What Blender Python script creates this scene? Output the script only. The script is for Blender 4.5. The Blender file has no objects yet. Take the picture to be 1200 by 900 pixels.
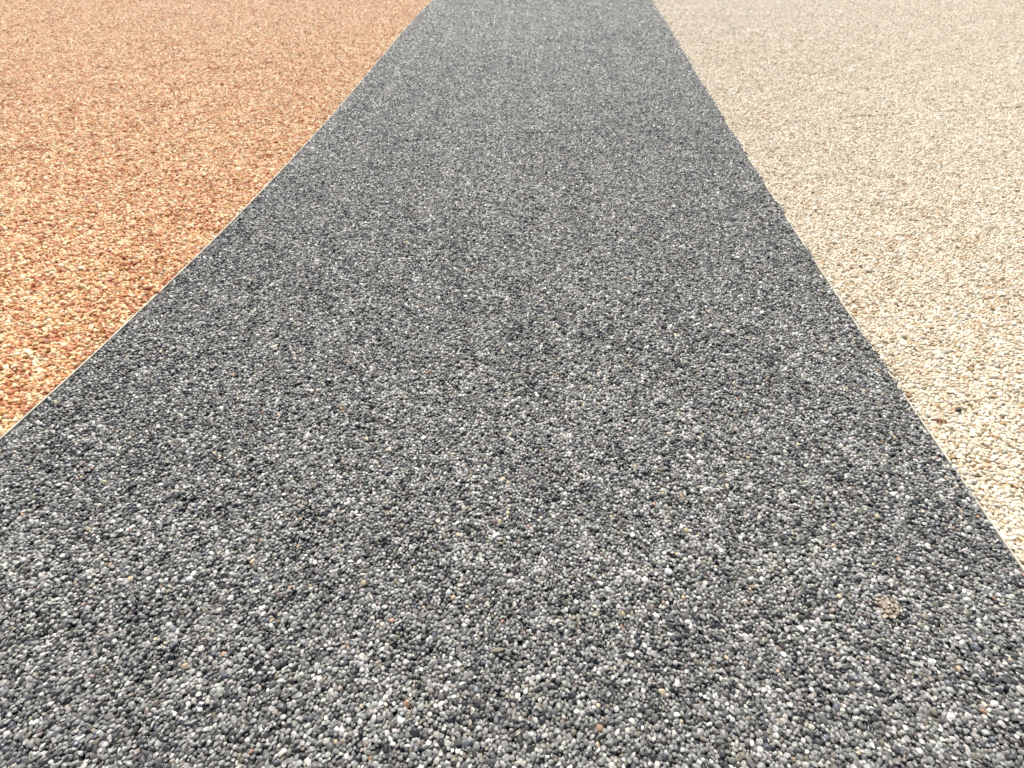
import bpy, bmesh, math, random
import numpy as np
from mathutils import Vector, Matrix

random.seed(7)
rng = np.random.default_rng(11)
scene = bpy.context.scene
rad = math.radians

# ------------------------------------------------------------------ camera
CAM_H = 0.45                 # camera height above the paving
PITCH = 45.38                # degrees below the horizontal
LENS, SENSOR = 18.0, 36.0
cam_data = bpy.data.cameras.new('camera')
cam_data.lens = LENS
cam_data.sensor_width = SENSOR
cam_data.clip_start = 0.01
cam_data.clip_end = 500
cam_data.dof.use_dof = True
cam_data.dof.focus_distance = 0.45
cam_data.dof.aperture_fstop = 11.0
cam = bpy.data.objects.new('camera', cam_data)
scene.collection.objects.link(cam)
cam.location = (0, 0, CAM_H)
cam.rotation_euler = (rad(90 - PITCH), 0, 0)
scene.camera = cam

# ------------------------------------------------------------------ sky and sun
SUN_EL, SUN_AZ = 54.0, -12.0           # azimuth from +Y, negative = left
world = bpy.data.worlds.new('World')
scene.world = world
world.use_nodes = True
wn = world.node_tree
bg = wn.nodes['Background']
sky = wn.nodes.new('ShaderNodeTexSky')
sky.sky_type = 'NISHITA'
sky.sun_disc = False
sky.sun_elevation = rad(SUN_EL)
sky.sun_rotation = rad(SUN_AZ)
wn.links.new(sky.outputs['Color'], bg.inputs['Color'])
bg.inputs['Strength'].default_value = 0.05

sun_data = bpy.data.lights.new('sun', 'SUN')
sun_data.energy = 5.0
sun_data.angle = rad(0.55)
sun_data.color = (1.0, 0.955, 0.89)
sun = bpy.data.objects.new('sun', sun_data)
scene.collection.objects.link(sun)
to_sun = Vector((math.sin(rad(SUN_AZ)) * math.cos(rad(SUN_EL)),
                 math.cos(rad(SUN_AZ)) * math.cos(rad(SUN_EL)), math.sin(rad(SUN_EL))))
sun.rotation_euler = to_sun.to_track_quat('Z', 'Y').to_euler()
sun.location = (0, 0, 6)

vs = scene.view_settings
vs.view_transform = 'Standard'
vs.look = 'None'
vs.exposure = 0.42
vs.gamma = 1.0
vs.use_curve_mapping = False
scene.cycles.max_bounces = 5
scene.cycles.diffuse_bounces = 3
scene.cycles.glossy_bounces = 2

# ------------------------------------------------------------------ helpers
def lin(c):
    c = np.asarray(c, float) / 255.0
    return np.where(c <= 0.04045, c / 12.92, ((c + 0.055) / 1.055) ** 2.4)

def link(o, parent=None):
    scene.collection.objects.link(o)
    if parent is not None:
        o.parent = parent
    return o

def tag(o, **kw):
    for k, v in kw.items():
        o[k] = v
    return o

def mesh_obj(name, verts, faces, mat, parent=None, smooth=False):
    me = bpy.data.meshes.new(name)
    me.from_pydata([tuple(v) for v in verts], [], faces)
    me.materials.append(mat)
    if smooth:
        me.polygons.foreach_set('use_smooth', [True] * len(me.polygons))
    me.update()
    return link(bpy.data.objects.new(name, me), parent)

# smooth 2-D value noise for clumping of colours and for surface undulation
class Noise2:
    def __init__(self, seed):
        self.g = np.random.default_rng(seed).random((256, 256))
    def __call__(self, x, y, size):
        u, v = x / size + 100.0, y / size + 100.0
        i, j = np.floor(u).astype(int), np.floor(v).astype(int)
        fu, fv = u - i, v - j
        fu, fv = fu * fu * (3 - 2 * fu), fv * fv * (3 - 2 * fv)
        g = self.g
        a, b = g[i % 256, j % 256], g[(i + 1) % 256, j % 256]
        c, d = g[i % 256, (j + 1) % 256], g[(i + 1) % 256, (j + 1) % 256]
        return (a * (1 - fu) + b * fu) * (1 - fv) + (c * (1 - fu) + d * fu) * fv
N1, N2, N3 = Noise2(1), Noise2(2), Noise2(3)

# ------------------------------------------------------------------ plan of the joints between the colours
# the two edging strips in metres on the ground: x at a given y; they flare slightly towards the viewer
LEFT_PTS = [(-0.5712, 0.3571), (-0.5509, 0.4908), (-0.5175, 0.7388), (-0.5059, 0.8226), (-0.4884, 0.9728), (-0.4722, 1.3207), (-0.438, 1.8826), (-0.373, 3.0074)]
RIGHT_PTS = [(0.4646, 0.2065), (0.4739, 0.3535), (0.4788, 0.5247), (0.4849, 0.6212), (0.5052, 0.9728), (0.5184, 1.163), (0.5657, 1.7506), (0.6649, 3.0074)]
def curve(pts):
    p = np.array(sorted(pts, key=lambda q: q[1]))
    co = np.polyfit(p[:, 1], p[:, 0], 3)
    y0, y1 = p[0, 1], p[-1, 1]
    d = np.polyder(co)
    def f(y):
        y = np.asarray(y, float)
        yc = np.clip(y, y0, y1)
        x = np.polyval(co, yc)
        return x + np.where(y > y1, (y - y1) * np.polyval(d, y1), 0) + np.where(y < y0, (y - y0) * np.polyval(d, y0), 0)
    return f
left_x, right_x = curve(LEFT_PTS), curve(RIGHT_PTS)
STRIP_HALF = 0.0011

# ------------------------------------------------------------------ materials
def stone_material(name, mottling, vein, rough, coat, second=None, amount=0.0):
    m = bpy.data.materials.new(name)
    m.use_nodes = True
    nt = m.node_tree
    b = nt.nodes['Principled BSDF']
    at = nt.nodes.new('ShaderNodeAttribute')
    at.attribute_type = 'INSTANCER'
    at.attribute_name = 'col'
    oi = nt.nodes.new('ShaderNodeObjectInfo')
    tc = nt.nodes.new('ShaderNodeTexCoord')
    ad = nt.nodes.new('ShaderNodeVectorMath'); ad.operation = 'MULTIPLY_ADD'
    ad.inputs[1].default_value = (1, 1, 1)
    cm = nt.nodes.new('ShaderNodeVectorMath'); cm.operation = 'SCALE'
    cm.inputs['Scale'].default_value = 37.0
    cx = nt.nodes.new('ShaderNodeCombineXYZ')
    nt.links.new(oi.outputs['Random'], cx.inputs[0])
    nt.links.new(oi.outputs['Random'], cx.inputs[1])
    nt.links.new(cx.outputs[0], cm.inputs[0])
    nt.links.new(tc.outputs['Object'], ad.inputs[0])
    nt.links.new(cm.outputs[0], ad.inputs[2])
    nz = nt.nodes.new('ShaderNodeTexNoise')
    nz.inputs['Scale'].default_value = 2.6
    nz.inputs['Detail'].default_value = 4
    nz.inputs['Roughness'].default_value = 0.65
    nt.links.new(ad.outputs[0], nz.inputs['Vector'])
    mr = nt.nodes.new('ShaderNodeMapRange')
    mr.inputs['From Min'].default_value = 0.3
    mr.inputs['From Max'].default_value = 0.7
    mr.inputs['To Min'].default_value = 1 - mottling
    mr.inputs['To Max'].default_value = 1 + mottling
    nt.links.new(nz.outputs[0], mr.inputs['Value'])
    mu = nt.nodes.new('ShaderNodeVectorMath'); mu.operation = 'SCALE'
    src = at.outputs['Color']
    if second is not None:
        n2 = nt.nodes.new('ShaderNodeTexNoise')
        n2.inputs['Scale'].default_value = 1.1
        n2.inputs['Detail'].default_value = 3
        nt.links.new(ad.outputs[0], n2.inputs['Vector'])
        m2 = nt.nodes.new('ShaderNodeMapRange')
        m2.inputs['From Min'].default_value = 0.46
        m2.inputs['From Max'].default_value = 0.60
        m2.inputs['To Max'].default_value = amount
        nt.links.new(n2.outputs[0], m2.inputs['Value'])
        mx = nt.nodes.new('ShaderNodeMix'); mx.data_type = 'RGBA'
        nt.links.new(m2.outputs[0], mx.inputs[0])
        nt.links.new(src, mx.inputs[6])
        mx.inputs[7].default_value = (*lin(second), 1)
        src = mx.outputs[2]
    nt.links.new(src, mu.inputs[0])
    nt.links.new(mr.outputs[0], mu.inputs['Scale'])
    nt.links.new(mu.outputs[0], b.inputs['Base Color'])
    rr = nt.nodes.new('ShaderNodeMapRange')
    rr.inputs['To Min'].default_value = rough - 0.12
    rr.inputs['To Max'].default_value = rough + 0.14
    nt.links.new(oi.outputs['Random'], rr.inputs['Value'])
    nt.links.new(rr.outputs[0], b.inputs['Roughness'])
    b.inputs['Coat Weight'].default_value = coat
    b.inputs['Coat Roughness'].default_value = 0.36
    bp = nt.nodes.new('ShaderNodeBump')
    bp.inputs['Strength'].default_value = vein
    bp.inputs['Distance'].default_value = 0.1
    nt.links.new(nz.outputs[0], bp.inputs['Height'])
    nt.links.new(bp.outputs[0], b.inputs['Normal'])
    return m

def bed_material(name, size, cols, binder):
    # the deeper, out-of-sight courses of the same gravel in their resin
    m = bpy.data.materials.new(name)
    m.use_nodes = True
    nt = m.node_tree
    b = nt.nodes['Principled BSDF']
    tc = nt.nodes.new('ShaderNodeTexCoord')
    vo = nt.nodes.new('ShaderNodeTexVoronoi')
    vo.inputs['Scale'].default_value = 1.0 / size
    nt.links.new(tc.outputs['Object'], vo.inputs['Vector'])
    sp = nt.nodes.new('ShaderNodeSeparateColor')
    nt.links.new(vo.outputs['Color'], sp.inputs[0])
    cr = nt.nodes.new('ShaderNodeValToRGB')
    cr.color_ramp.interpolation = 'CONSTANT'
    els = cr.color_ramp.elements
    while len(els) < len(cols):
        els.new(0.5)
    for i, c in enumerate(cols):
        els[i].position = i / len(cols)
        els[i].color = (*lin(c), 1)
    nt.links.new(sp.outputs[0], cr.inputs[0])
    mx = nt.nodes.new('ShaderNodeMix'); mx.data_type = 'RGBA'
    mr = nt.nodes.new('ShaderNodeMapRange')
    mr.inputs['From Min'].default_value = 0.42
    mr.inputs['From Max'].default_value = 0.62
    nt.links.new(vo.outputs['Distance'], mr.inputs['Value'])
    nt.links.new(mr.outputs[0], mx.inputs[0])
    nt.links.new(cr.outputs[0], mx.inputs[6])
    mx.inputs[7].default_value = (*lin(binder), 1)
    nt.links.new(mx.outputs[2], b.inputs['Base Color'])
    b.inputs['Roughness'].default_value = 0.55
    bp = nt.nodes.new('ShaderNodeBump')
    bp.inputs['Strength'].default_value = 1.0
    bp.inputs['Distance'].default_value = size * 0.5
    bp.invert = True
    nt.links.new(vo.outputs['Distance'], bp.inputs['Height'])
    nt.links.new(bp.outputs[0], b.inputs['Normal'])
    return m

def plain_material(name, c, rough, metallic=0.0, scale=40.0, vary=0.12, stretch=(1, 1, 1), c2=None):
    m = bpy.data.materials.new(name)
    m.use_nodes = True
    nt = m.node_tree
    b = nt.nodes['Principled BSDF']
    tc = nt.nodes.new('ShaderNodeTexCoord')
    mp = nt.nodes.new('ShaderNodeMapping')
    mp.inputs['Scale'].default_value = stretch
    nz = nt.nodes.new('ShaderNodeTexNoise')
    nz.inputs['Scale'].default_value = scale
    nz.inputs['Detail'].default_value = 6
    nt.links.new(tc.outputs['Object'], mp.inputs[0])
    nt.links.new(mp.outputs[0], nz.inputs['Vector'])
    mx = nt.nodes.new('ShaderNodeMix'); mx.data_type = 'RGBA'
    a = lin(c)
    mx.inputs[6].default_value = (*np.clip(a * (1 - vary), 0, 1), 1)
    mx.inputs[7].default_value = (*(lin(c2) if c2 is not None else np.clip(a * (1 + vary), 0, 1)), 1)
    mr = nt.nodes.new('ShaderNodeMapRange')
    mr.inputs['From Min'].default_value = 0.35
    mr.inputs['From Max'].default_value = 0.65
    nt.links.new(nz.outputs[0], mr.inputs['Value'])
    nt.links.new(mr.outputs[0], mx.inputs[0])
    nt.links.new(mx.outputs[2], b.inputs['Base Color'])
    b.inputs['Roughness'].default_value = rough
    b.inputs['Metallic'].default_value = metallic
    bp = nt.nodes.new('ShaderNodeBump')
    bp.inputs['Strength'].default_value = 0.25
    bp.inputs['Distance'].default_value = 0.002
    nt.links.new(nz.outputs[0], bp.inputs['Height'])
    nt.links.new(bp.outputs[0], b.inputs['Normal'])
    return m

M_GREY = stone_material('grey_stone', 0.28, 0.20, 0.42, 0.65)
M_RED = stone_material('terracotta_stone', 0.18, 0.25, 0.55, 0.15, (234, 200, 152), 0.5)
M_CREAM = stone_material('cream_stone', 0.10, 0.22, 0.55, 0.15)

# palettes: (sRGB colour, weight); real surface colours
PAL_GREY = [((86, 85, 84), 13), ((107, 106, 103), 20), ((128, 127, 123), 25), ((149, 148, 143), 21), ((169, 168, 162), 13),
            ((189, 187, 180), 6), ((211, 209, 202), 1.8), ((60, 60, 61), 8), ((96, 99, 105), 3), ((124, 120, 105), 3),
            ((138, 126, 118), 1.6), ((180, 158, 130), 0.24), ((160, 128, 104), 0.16), ((200, 184, 154), 0.35)]
PAL_RED = [((240, 215, 174), 22), ((233, 196, 148), 20), ((223, 170, 119), 19), ((211, 145, 98), 17), ((196, 120, 80), 12),
           ((178, 94, 62), 5), ((150, 70, 48), 1.6), ((216, 168, 134), 4), ((242, 227, 198), 6), ((212, 162, 98), 6)]
PAL_CREAM = [((224, 213, 192), 28), ((218, 204, 180), 25), ((209, 192, 166), 17), ((231, 222, 204), 14), ((200, 178, 146), 8),
             ((213, 197, 174), 5), ((186, 160, 124), 3), ((164, 130, 96), 0.9), ((212, 205, 189), 5)]

# ------------------------------------------------------------------ pebble shapes
def pebble_mesh(name, mat, angular, seed):
    r = np.random.default_rng(seed)
    bm = bmesh.new()
    n = 11 if angular else 13
    pts = []
    while len(pts) < n:
        v = r.normal(size=3); v /= np.linalg.norm(v)
        if all(np.dot(v, q) < (0.72 if angular else 0.80) for q in pts) or r.random() < 0.03:
            pts.append(v)
    bb = r.uniform(0.66, 0.98)
    c = r.uniform(0.55, 0.85)
    for v in pts:
        k = r.uniform(0.88, 1.10)
        bm.verts.new(Vector((v[0] * k, v[1] * bb * k, v[2] * c * k)))
    bmesh.ops.convex_hull(bm, input=bm.verts)
    bmesh.ops.delete(bm, geom=[v for v in bm.verts if not v.link_faces], context='VERTS')
    # worn edges: bevelled hull, rounder for the river pebbles
    bmesh.ops.dissolve_limit(bm, angle_limit=rad(14), verts=bm.verts[:], edges=bm.edges[:])
    bmesh.ops.bevel(bm, geom=bm.edges[:] + bm.verts[:], offset=0.10 if angular else 0.115, segments=2, profile=0.6,
                    affect='EDGES', clamp_overlap=True)
    bmesh.ops.triangulate(bm, faces=bm.faces[:])
    bmesh.ops.remove_doubles(bm, verts=bm.verts[:], dist=0.01)
    for f in bm.faces:
        f.smooth = True
    bmesh.ops.recalc_face_normals(bm, faces=bm.faces[:])
    # unit size: mean horizontal radius 1
    xs = np.array([v.co[:] for v in bm.verts])
    s = 2.0 / (np.ptp(xs[:, 0]) * 0.5 + np.ptp(xs[:, 1]) * 0.5)
    ce = (xs.max(0) + xs.min(0)) / 2
    for v in bm.verts:
        v.co = (v.co - Vector(ce)) * s
    me = bpy.data.meshes.new(name)
    bm.to_mesh(me); bm.free()
    me.materials.append(mat)
    return me

def pebble_set(name, mat, angular, count, seed):
    col = bpy.data.collections.new(name)       # shapes to scatter; not linked to the scene
    meshes = []
    for i in range(count):
        me = pebble_mesh('stone', mat, angular, seed + i)
        o = bpy.data.objects.new('%s_shape_%02d' % (name, i), me)
        col.objects.link(o)
        meshes.append(me)
    return col, meshes

# ------------------------------------------------------------------ packing: a periodic tile of discs pushed apart
def packed_tile(n, spread, seed, its=45):
    r = np.random.default_rng(seed)
    rad_ = np.exp(r.normal(0, spread, n)); rad_ = np.clip(rad_, 0.5, 1.75)
    side = math.sqrt(np.sum((2 * rad_) ** 2 * 0.80))      # a little tighter than touching
    p = r.random((n, 2)) * side
    for k in range(its):
        d = p[:, None, :] - p[None, :, :]
        d -= side * np.round(d / side)
        dist = np.sqrt((d ** 2).sum(-1)) + 1e-9
        need = (rad_[:, None] + rad_[None, :])
        ov = np.clip(need - dist, 0, None)
        np.fill_diagonal(ov, 0)
        p = (p + (d / dist[..., None] * (ov * 0.30)[..., None]).sum(1)) % side
    return p, rad_, side

def half_width_at(y):
    # half width on the ground of what could be seen at y, with a margin to both sides
    d = y * math.cos(rad(PITCH)) + CAM_H * math.sin(rad(PITCH))
    return np.maximum(d, 0.2) * (SENSOR / 2 / LENS) * 1.25 + 0.15
Y_NEAR, Y_FAR = -0.22, 4.0

def scatter_positions(r_mean, seed, spread, xmin_f, xmax_f):
    p, rr, side = packed_tile(900, spread, seed)
    p, rr, side = p * r_mean, rr * r_mean, side * r_mean
    out_p, out_r = [], []
    ny0, ny1 = int(math.floor(Y_NEAR / side)), int(math.ceil(Y_FAR / side))
    for j in range(ny0, ny1 + 1):
        hw = float(half_width_at(np.array((j + 1) * side)))
        for i in range(int(-hw / side) - 1, int(hw / side) + 2):
            q = p + np.array([i * side, j * side])
            x, y = q[:, 0], q[:, 1]
            ok = (y > Y_NEAR) & (y < Y_FAR) & (np.abs(x) < half_width_at(y)) & (x > xmin_f(y)) & (x < xmax_f(y))
            if ok.any():
                out_p.append(q[ok]); out_r.append(rr[ok])
    return np.concatenate(out_p), np.concatenate(out_r)

# faint trowel lines on the surface, metres on the ground
GROOVES = [(-0.3154, 1.2278, 0.2067, 1.3093, 0.006), (0.8333, 1.3928, 1.3582, 1.4777, 0.0065), (-0.6097, 1.1973, -0.4613, 1.2649, 0.005), (-1.9711, 2.3503, -2.007, 3.0074, 0.007)]
def groove_depth(x, y):
    g = np.zeros_like(x)
    for (x0, y0, x1, y1, w) in GROOVES:
        dx, dy = x1 - x0, y1 - y0
        L2 = dx * dx + dy * dy
        t = ((x - x0) * dx + (y - y0) * dy) / L2
        inside = (t > 0) & (t < 1)
        wob = (N2(x, y, 0.05) - 0.5) * 0.012
        d = np.abs((x - x0) * dy - (y - y0) * dx) / math.sqrt(L2)
        d = np.abs(d + wob)
        brk = N3(x, y, 0.06) > 0.24
        g = np.maximum(g, np.where(inside & brk, np.clip(1 - d / w, 0, 1), 0))
    return g

def palette_pick(pal, x, y, n, r, clump, jitter):
    cols = np.array([lin(c) for c, w in pal])
    w = np.array([w for c, w in pal], float)
    lum = cols @ np.array([0.3, 0.6, 0.1])
    order = np.argsort(lum)
    cols, w = cols[order], w[order]
    cum = np.cumsum(w) / w.sum()
    shift = ((N1(x, y, 0.025) - 0.5) + (N2(x, y, 0.11) - 0.5) + 0.8 * (N3(x, y, 0.45) - 0.5)) * clump
    u = np.clip(r.random(n), 0.0005, 0.9995)
    u = 1 / (1 + np.exp(-(np.log(u / (1 - u)) + shift * 4)))
    c = cols[np.searchsorted(cum, np.clip(u, 0, 0.99999))]
    c = c * np.exp(r.normal(0, jitter, (n, 1))) * np.exp(r.normal(0, jitter * 0.22, (n, 3)))
    return np.clip(c, 0.004, 0.92)

def build_layers(r_mean, seed, spread, xmin_f, xmax_f, pal, clump, jitter, tilt, nvar, level, pluck, deep, relief):
    r = np.random.default_rng(seed)
    P, R, T, Z = [], [], [], []
    # top course, and a deeper one that shows through the gaps
    for layer, (k, drop) in enumerate(((1.0, 0.0), (0.92, deep))):
        p, q = scatter_positions(r_mean * k, seed + 5 * layer, spread, xmin_f, xmax_f)
        if layer == 0:
            kp = r.random(len(p)) > pluck          # a stone plucked out here and there
            p, q = p[kp], q[kp]
        else:
            kp = p[:, 1] < 1.8                    # beyond that nothing shows between the stones
            p, q = p[kp], q[kp]
        n = len(p)
        z = -q * 0.62 - drop * r_mean * 0.95 + r.normal(0, relief, n) * r_mean
        x, y = p[:, 0], p[:, 1]
        z += (N1(x, y, 0.03) - 0.5) * 0.55 * r_mean + (N2(x, y, 0.12) - 0.5) * 0.5 * r_mean
        z -= groove_depth(x, y) * r_mean * 1.9
        P.append(p); R.append(q); Z.append(z + level(x, y))
    P, R, Z = np.concatenate(P), np.concatenate(R), np.concatenate(Z)
    n = len(P)
    rot = np.stack([r.normal(0, tilt, n), r.normal(0, tilt, n), r.random(n) * 2 * math.pi], 1)
    e = np.exp(r.normal(0, 0.10, n))
    sc = np.stack([R * 1.10 * e, R * 1.10 / e, R * 1.10 * np.exp(r.normal(0, 0.12, n))], 1)
    col = palette_pick(pal, P[:, 0], P[:, 1], n, r, clump, jitter)
    var = r.integers(0, nvar, n)
    return dict(pos=np.column_stack([P, Z]), rot=rot, scl=sc, col=col, var=var, r=R)

def instancer_tree(name, coll):
    ng = bpy.data.node_groups.new(name, 'GeometryNodeTree')
    ng.interface.new_socket('Geometry', in_out='INPUT', socket_type='NodeSocketGeometry')
    ng.interface.new_socket('Geometry', in_out='OUTPUT', socket_type='NodeSocketGeometry')
    gi = ng.nodes.new('NodeGroupInput'); go = ng.nodes.new('NodeGroupOutput')
    ci = ng.nodes.new('GeometryNodeCollectionInfo')
    ci.inputs['Collection'].default_value = coll
    ci.inputs['Separate Children'].default_value = True
    ci.inputs['Reset Children'].default_value = True
    ip = ng.nodes.new('GeometryNodeInstanceOnPoints')
    ip.inputs['Pick Instance'].default_value = True
    def named(nm, t):
        a = ng.nodes.new('GeometryNodeInputNamedAttribute')
        a.data_type = t
        a.inputs['Name'].default_value = nm
        return a.outputs['Attribute']
    er = ng.nodes.new('FunctionNodeEulerToRotation')
    ng.links.new(named('rot', 'FLOAT_VECTOR'), er.inputs[0])
    ng.links.new(gi.outputs[0], ip.inputs['Points'])
    ng.links.new(ci.outputs[0], ip.inputs['Instance'])
    ng.links.new(named('var', 'INT'), ip.inputs['Instance Index'])
    ng.links.new(er.outputs[0], ip.inputs['Rotation'])
    ng.links.new(named('scl', 'FLOAT_VECTOR'), ip.inputs['Scale'])
    ng.links.new(ip.outputs[0], go.inputs[0])
    return ng

def project(pos):
    # pixel size and frame test, only used to find which stones show largest
    d = pos - np.array([0, 0, CAM_H])
    c, s = math.cos(rad(PITCH)), math.sin(rad(PITCH))
    depth = d[:, 1] * c - d[:, 2] * s
    up = d[:, 1] * s + d[:, 2] * c
    k = LENS / (SENSOR / 2)
    u = d[:, 0] / depth * k
    v = up / depth * k
    vis = (depth > 0.02) & (np.abs(u) < 0.995) & (np.abs(v) < 0.745)
    return depth, vis

def build_gravel(layers, coll, meshes, mat, parent, n_single):
    pos, rot, scl, col, var = (layers[k] for k in ('pos', 'rot', 'scl', 'col', 'var'))
    depth, vis = project(pos)
    top = pos[:, 2] > np.percentile(pos[:, 2], 52)
    size = np.where(vis & top, scl[:, :2].mean(1) / np.maximum(depth, 1e-3), 0)
    single = np.argsort(-size)[:n_single]
    # the stones that show largest: one object each
    for i in single:
        o = bpy.data.objects.new('stone', meshes[var[i]])
        o.location = pos[i]
        o.rotation_euler = rot[i]
        o.scale = scl[i]
        o['col'] = [float(c) for c in col[i]]
        link(o, parent)
    keep = np.ones(len(pos), bool); keep[single] = False
    pos, rot, scl, col, var = pos[keep], rot[keep], scl[keep], col[keep], var[keep]
    n = len(pos)
    me = bpy.data.meshes.new('gravel')
    me.vertices.add(n)
    me.vertices.foreach_set('co', pos.astype(np.float32).ravel())
    for nm, arr in (('rot', rot), ('scl', scl)):
        a = me.attributes.new(nm, 'FLOAT_VECTOR', 'POINT')
        a.data.foreach_set('vector', arr.astype(np.float32).ravel())
    a = me.attributes.new('col', 'FLOAT_COLOR', 'POINT')
    a.data.foreach_set('color', np.column_stack([col, np.ones(n)]).astype(np.float32).ravel())
    a = me.attributes.new('var', 'INT', 'POINT')
    a.data.foreach_set('value', var.astype(np.int32))
    me.materials.append(mat)
    g = link(bpy.data.objects.new('gravel', me), parent)
    g['kind'] = 'stuff'
    md = g.modifiers.new('gravel', 'NODES')
    md.node_group = instancer_tree('gravel', coll)
    return n

# ------------------------------------------------------------------ the setting
m_ground = plain_material('concrete_ground', (128, 125, 119), 0.9, scale=6, vary=0.15)
tag(mesh_obj('ground', [(-200, -200, -0.045), (200, -200, -0.045), (200, 200, -0.045), (-200, 200, -0.045)],
             [(0, 1, 2, 3)], m_ground), kind='structure', label='plain concrete sub-base under the gravel paving')

def slab(name, mat, fx0, fx1, z, ya=-2.5, yb=9.0, n=60):
    ys = np.linspace(ya, yb, n)
    v, f = [], []
    for y in ys:
        a, b = float(fx0(y)), float(fx1(y))
        v += [(a, y, z), (b, y, z), (a, y, -0.044), (b, y, -0.044)]
    for i in range(n - 1):
        k = 4 * i
        f += [(k, k + 1, k + 5, k + 4), (k + 2, k, k + 4, k + 6), (k + 1, k + 3, k + 7, k + 5)]
    f += [(0, 2, 3, 1), (4 * n - 4, 4 * n - 3, 4 * n - 1, 4 * n - 2)]
    return mesh_obj(name, v, f, mat)

R_GREY, R_RED, R_CREAM = 0.00185, 0.00285, 0.00255
grey_slab = slab('grey_gravel_paving',
                 bed_material('grey_bed', 2 * R_GREY, [(84, 83, 81), (104, 103, 100), (124, 123, 119), (60, 60, 61)], (34, 34, 36)),
                 lambda y: left_x(y) + STRIP_HALF, lambda y: right_x(y) - STRIP_HALF, -0.0058)
tag(grey_slab, kind='structure', label='dark grey resin-bound gravel band running between the two edging strips')
red_slab = slab('terracotta_gravel_paving',
                bed_material('terracotta_bed', 2 * R_RED, [(202, 118, 76), (230, 172, 116), (240, 200, 146), (176, 86, 54)], (110, 62, 40)),
                lambda y: -7.0 + 0 * y, lambda y: left_x(y) - STRIP_HALF, -0.0078)
tag(red_slab, kind='structure', label='orange and cream resin-bound gravel left of the grey band')
cream_slab = slab('cream_gravel_paving',
                  bed_material('cream_bed', 2 * R_CREAM, [(232, 210, 172), (240, 222, 188), (224, 196, 154), (246, 234, 208)], (140, 112, 80)),
                  lambda y: right_x(y) + STRIP_HALF, lambda y: 7.0 + 0 * y, -0.0072)
tag(cream_slab, kind='structure', label='pale cream resin-bound gravel right of the grey band')

# ------------------------------------------------------------------ the gravel itself
c_grey, s_grey = pebble_set('grey_pebble', M_GREY, False, 22, 100)
c_red, s_red = pebble_set('terracotta_pebble', M_RED, True, 20, 300)
c_cream, s_cream = pebble_set('cream_pebble', M_CREAM, True, 20, 500)

def grey_level(x, y):
    # the grey band lies a touch lower along the left strip and spills over the right one in places
    dl = x - left_x(y)
    dr = right_x(y) - x
    z = -0.0006 * np.clip(1 - dl / 0.012, 0, 1)
    spill = np.clip((N2(x * 0 + 3.3, y, 0.075) - 0.52) * 6, 0, 1)
    z += np.clip(1 - dr / 0.008, 0, 1) * (0.0014 * spill - 0.0003 * (1 - spill))
    return z

def grey_right_edge(y):
    spill = np.clip((N2(y * 0 + 3.3, y, 0.075) - 0.52) * 6, 0, 1)
    return right_x(y) - 0.0016 + 0.0024 * spill

flat = lambda x, y: 0 * x
grey_layers = build_layers(R_GREY, 21, 0.24, lambda y: left_x(y) + 0.0018, grey_right_edge,
                           PAL_GREY, 0.16, 0.10, 0.42, len(s_grey), grey_level, 0.09, 1.4, 0.29)
red_layers = build_layers(R_RED, 31, 0.22, lambda y: -50 + 0 * y, lambda y: left_x(y) - 0.0022,
                          PAL_RED, 0.09, 0.06, 0.30, len(s_red), flat, 0.05, 1.3, 0.25)
cream_layers = build_layers(R_CREAM, 41, 0.22, lambda y: right_x(y) + 0.0019, lambda y: 50 + 0 * y,
                            PAL_CREAM, 0.10, 0.05, 0.24, len(s_cream), flat, 0.02, 1.0, 0.17)

# single stones that the photograph shows by their colour
def recolour(layers, x, y, rgb, r=0.0, count=1):
    d = np.hypot(layers['pos'][:, 0] - x, layers['pos'][:, 1] - y) - 0.6 * (layers['pos'][:, 2] - layers['pos'][:, 2].max() * 0)
    for k in np.argsort(d)[:count]:
        layers['col'][k] = lin(rgb) * np.exp(rng.normal(0, 0.12))
recolour(grey_layers, 0.324, 0.173, (160, 146, 126), count=40)      # sandy patch

build_gravel(grey_layers, c_grey, s_grey, M_GREY, grey_slab, 300)
build_gravel(red_layers, c_red, s_red, M_RED, red_slab, 300)
build_gravel(cream_layers, c_cream, s_cream, M_CREAM, cream_slab, 300)

# ------------------------------------------------------------------ edging strips
def strip(name, fx, label, z_top, wave_seed, w):
    mat = plain_material(name + '_metal', (196, 188, 170), 0.5, 0.0, scale=55, vary=0.15, c2=(216, 209, 192))
    ys = np.arange(-0.6, 6.0, 0.012)
    nz = Noise2(wave_seed)
    xs = fx(ys) + (nz(ys * 0, ys, 0.22) - 0.5) * 0.0006
    zt = z_top + (nz(ys * 0 + 5, ys, 0.16) - 0.5) * 0.0010
    bm = bmesh.new()
    rows = []
    ch = 0.0003
    for x, y, z in zip(xs, ys, zt):
        prof = [(-w, -0.04), (-w, -ch), (-w + ch, 0), (w - ch, 0), (w, -ch), (w, -0.04)]
        rows.append([bm.verts.new((x + a, y, (z + b) if b > -0.03 else b)) for a, b in prof])
    for r0, r1 in zip(rows, rows[1:]):
        for k in range(5):
            bm.faces.new((r0[k], r0[k + 1], r1[k + 1], r1[k]))
        bm.faces.new((r0[5], r0[0], r1[0], r1[5]))
    bm.faces.new(rows[0]); bm.faces.new(rows[-1][::-1])
    bmesh.ops.recalc_face_normals(bm, faces=bm.faces[:])
    me = bpy.data.meshes.new(name)
    bm.to_mesh(me); bm.free()
    me.materials.append(mat)
    o = link(bpy.data.objects.new(name, me))
    return tag(o, label=label, category='edging strip', group='thin edging strips between the gravel colours')
strip('edging_strip', left_x, 'thin pale edging strip between the orange gravel and the grey gravel', 0.0008, 50, 0.0012)
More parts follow.
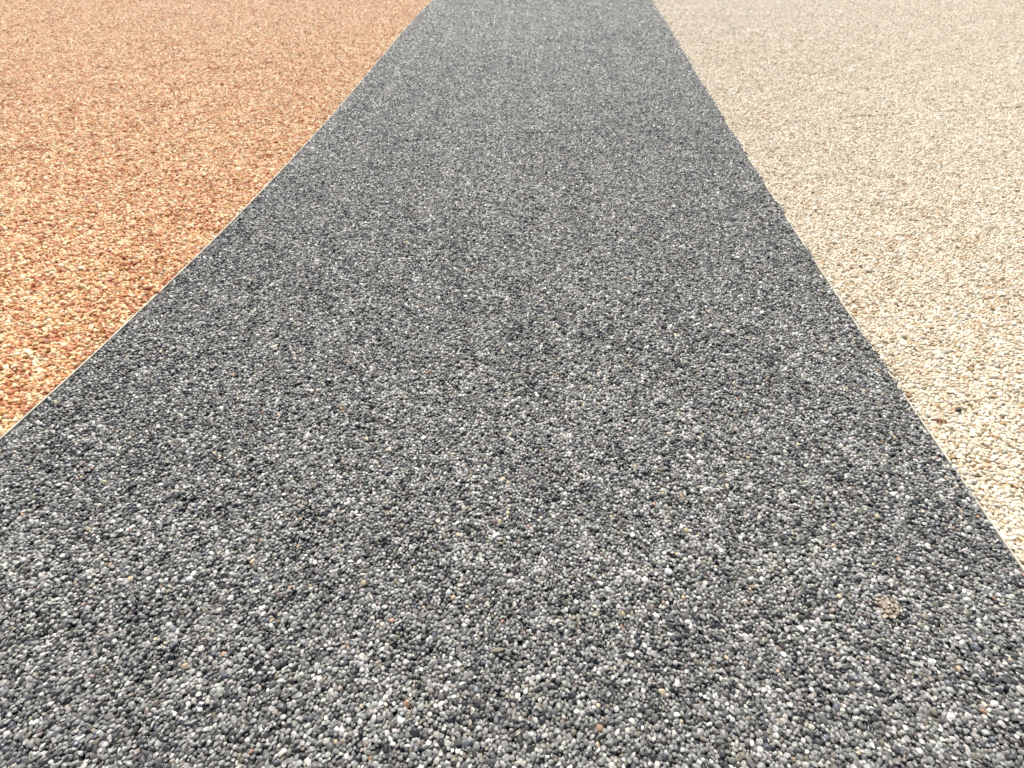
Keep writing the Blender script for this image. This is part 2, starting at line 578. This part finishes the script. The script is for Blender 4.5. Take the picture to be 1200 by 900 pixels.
strip('edging_strip', right_x, 'thin pale edging strip between the cream gravel and the grey gravel', 0.0002, 51, 0.0010)

# ------------------------------------------------------------------ small loose things
def lump(name, mat, loc, size, seed, rot=(0, 0, 0), sub=2, rough=0.18):
    r = np.random.default_rng(seed)
    bm = bmesh.new()
    bmesh.ops.create_icosphere(bm, subdivisions=sub, radius=1.0)
    ph = r.random((5, 3)) * 6.3
    fr = r.uniform(1.2, 3.6, (5, 3))
    for v in bm.verts:
        k = 1 + rough * sum(math.sin(fr[i] @ np.array(v.co) + ph[i, 0]) for i in range(5)) / 2.2
        v.co = v.co * k
        v.co.x *= size[0]; v.co.y *= size[1]; v.co.z *= size[2]
    for f in bm.faces:
        f.smooth = True
    me = bpy.data.meshes.new(name)
    bm.to_mesh(me); bm.free()
    me.materials.append(mat)
    o = link(bpy.data.objects.new(name, me))
    o.location = loc
    o.rotation_euler = rot
    return o

tag(lump('pebble', plain_material('black_stone', (58, 56, 56), 0.5, scale=400, vary=0.3), (0.5225, 0.3991, 0.0026),
         (0.0038, 0.0030, 0.0026), 3, (0.2, 0.1, 0.6)),
    label='small black pebble lying alone on the cream gravel', category='pebble')

tag(lump('sand_clod', plain_material('dry_sand', (142, 132, 124), 0.95, scale=500, vary=0.25), (0.3235, 0.1735, -0.0008),
         (0.0058, 0.0050, 0.0012), 9, (0.05, -0.05, 0.4), sub=3, rough=0.3),
    label='flat tan clod of sand stuck on the grey gravel', category='sand clod')

def husk(name, mat, loc, rot, L, W, H, T):
    # a split, boat-shaped seed husk: open shell with thickness and a ridge down the middle
    bm = bmesh.new()
    nu, nv = 13, 9
    grids = []
    for side in (0, 1):
        grid = []
        for i in range(nu):
            u = i / (nu - 1)
            wd = W * (math.sin(math.pi * min(max(u, 0.02), 0.98)) ** 0.75)
            row = []
            for j in range(nv):
                t = -1 + 2 * j / (nv - 1)
                z = H * (1 - t * t) * math.sin(math.pi * (0.08 + 0.84 * u)) - 0.30 * H * math.exp(-(t / 0.16) ** 2)
                row.append(bm.verts.new(((u - 0.5) * L, t * wd, z - side * T)))
            grid.append(row)
        grids.append(grid)
    for s_, g in enumerate(grids):
        for i in range(nu - 1):
            for j in range(nv - 1):
                q = (g[i][j], g[i + 1][j], g[i + 1][j + 1], g[i][j + 1])
                bm.faces.new(q if s_ == 0 else q[::-1])
    a, b = grids
    loop = [(0, j) for j in range(nv)] + [(i, nv - 1) for i in range(1, nu)] + \
           [(nu - 1, j) for j in range(nv - 2, -1, -1)] + [(i, 0) for i in range(nu - 2, 0, -1)]
    for k in range(len(loop)):
        (i0, j0), (i1, j1) = loop[k], loop[(k + 1) % len(loop)]
        bm.faces.new((a[i0][j0], a[i1][j1], b[i1][j1], b[i0][j0]))
    bmesh.ops.recalc_face_normals(bm, faces=bm.faces[:])
    for f in bm.faces:
        f.smooth = True
    me = bpy.data.meshes.new(name)
    bm.to_mesh(me); bm.free()
    me.materials.append(mat)
    o = link(bpy.data.objects.new(name, me))
    o.location = loc
    o.rotation_euler = rot
    return o
tag(husk('seed_husk', plain_material('dry_husk', (134, 126, 110), 0.7, scale=300, vary=0.3, stretch=(1, 6, 1)),
         (-0.0118, 0.1385, 0.0006), (0.1, -0.12, 0.15), 0.0120, 0.0022, 0.0018, 0.0004),
    label='split brownish seed husk lying on the grey gravel', category='husk')
tag(husk('wood_chip', plain_material('brown_chip', (138, 104, 74), 0.8, scale=300, vary=0.35, stretch=(1, 6, 1)),
         (0.4925, 0.3845, 0.0008), (0.25, 0.05, -0.15), 0.0170, 0.0030, 0.0018, 0.0007),
    label='slim brown wood chip lying on the cream gravel', category='wood chip')
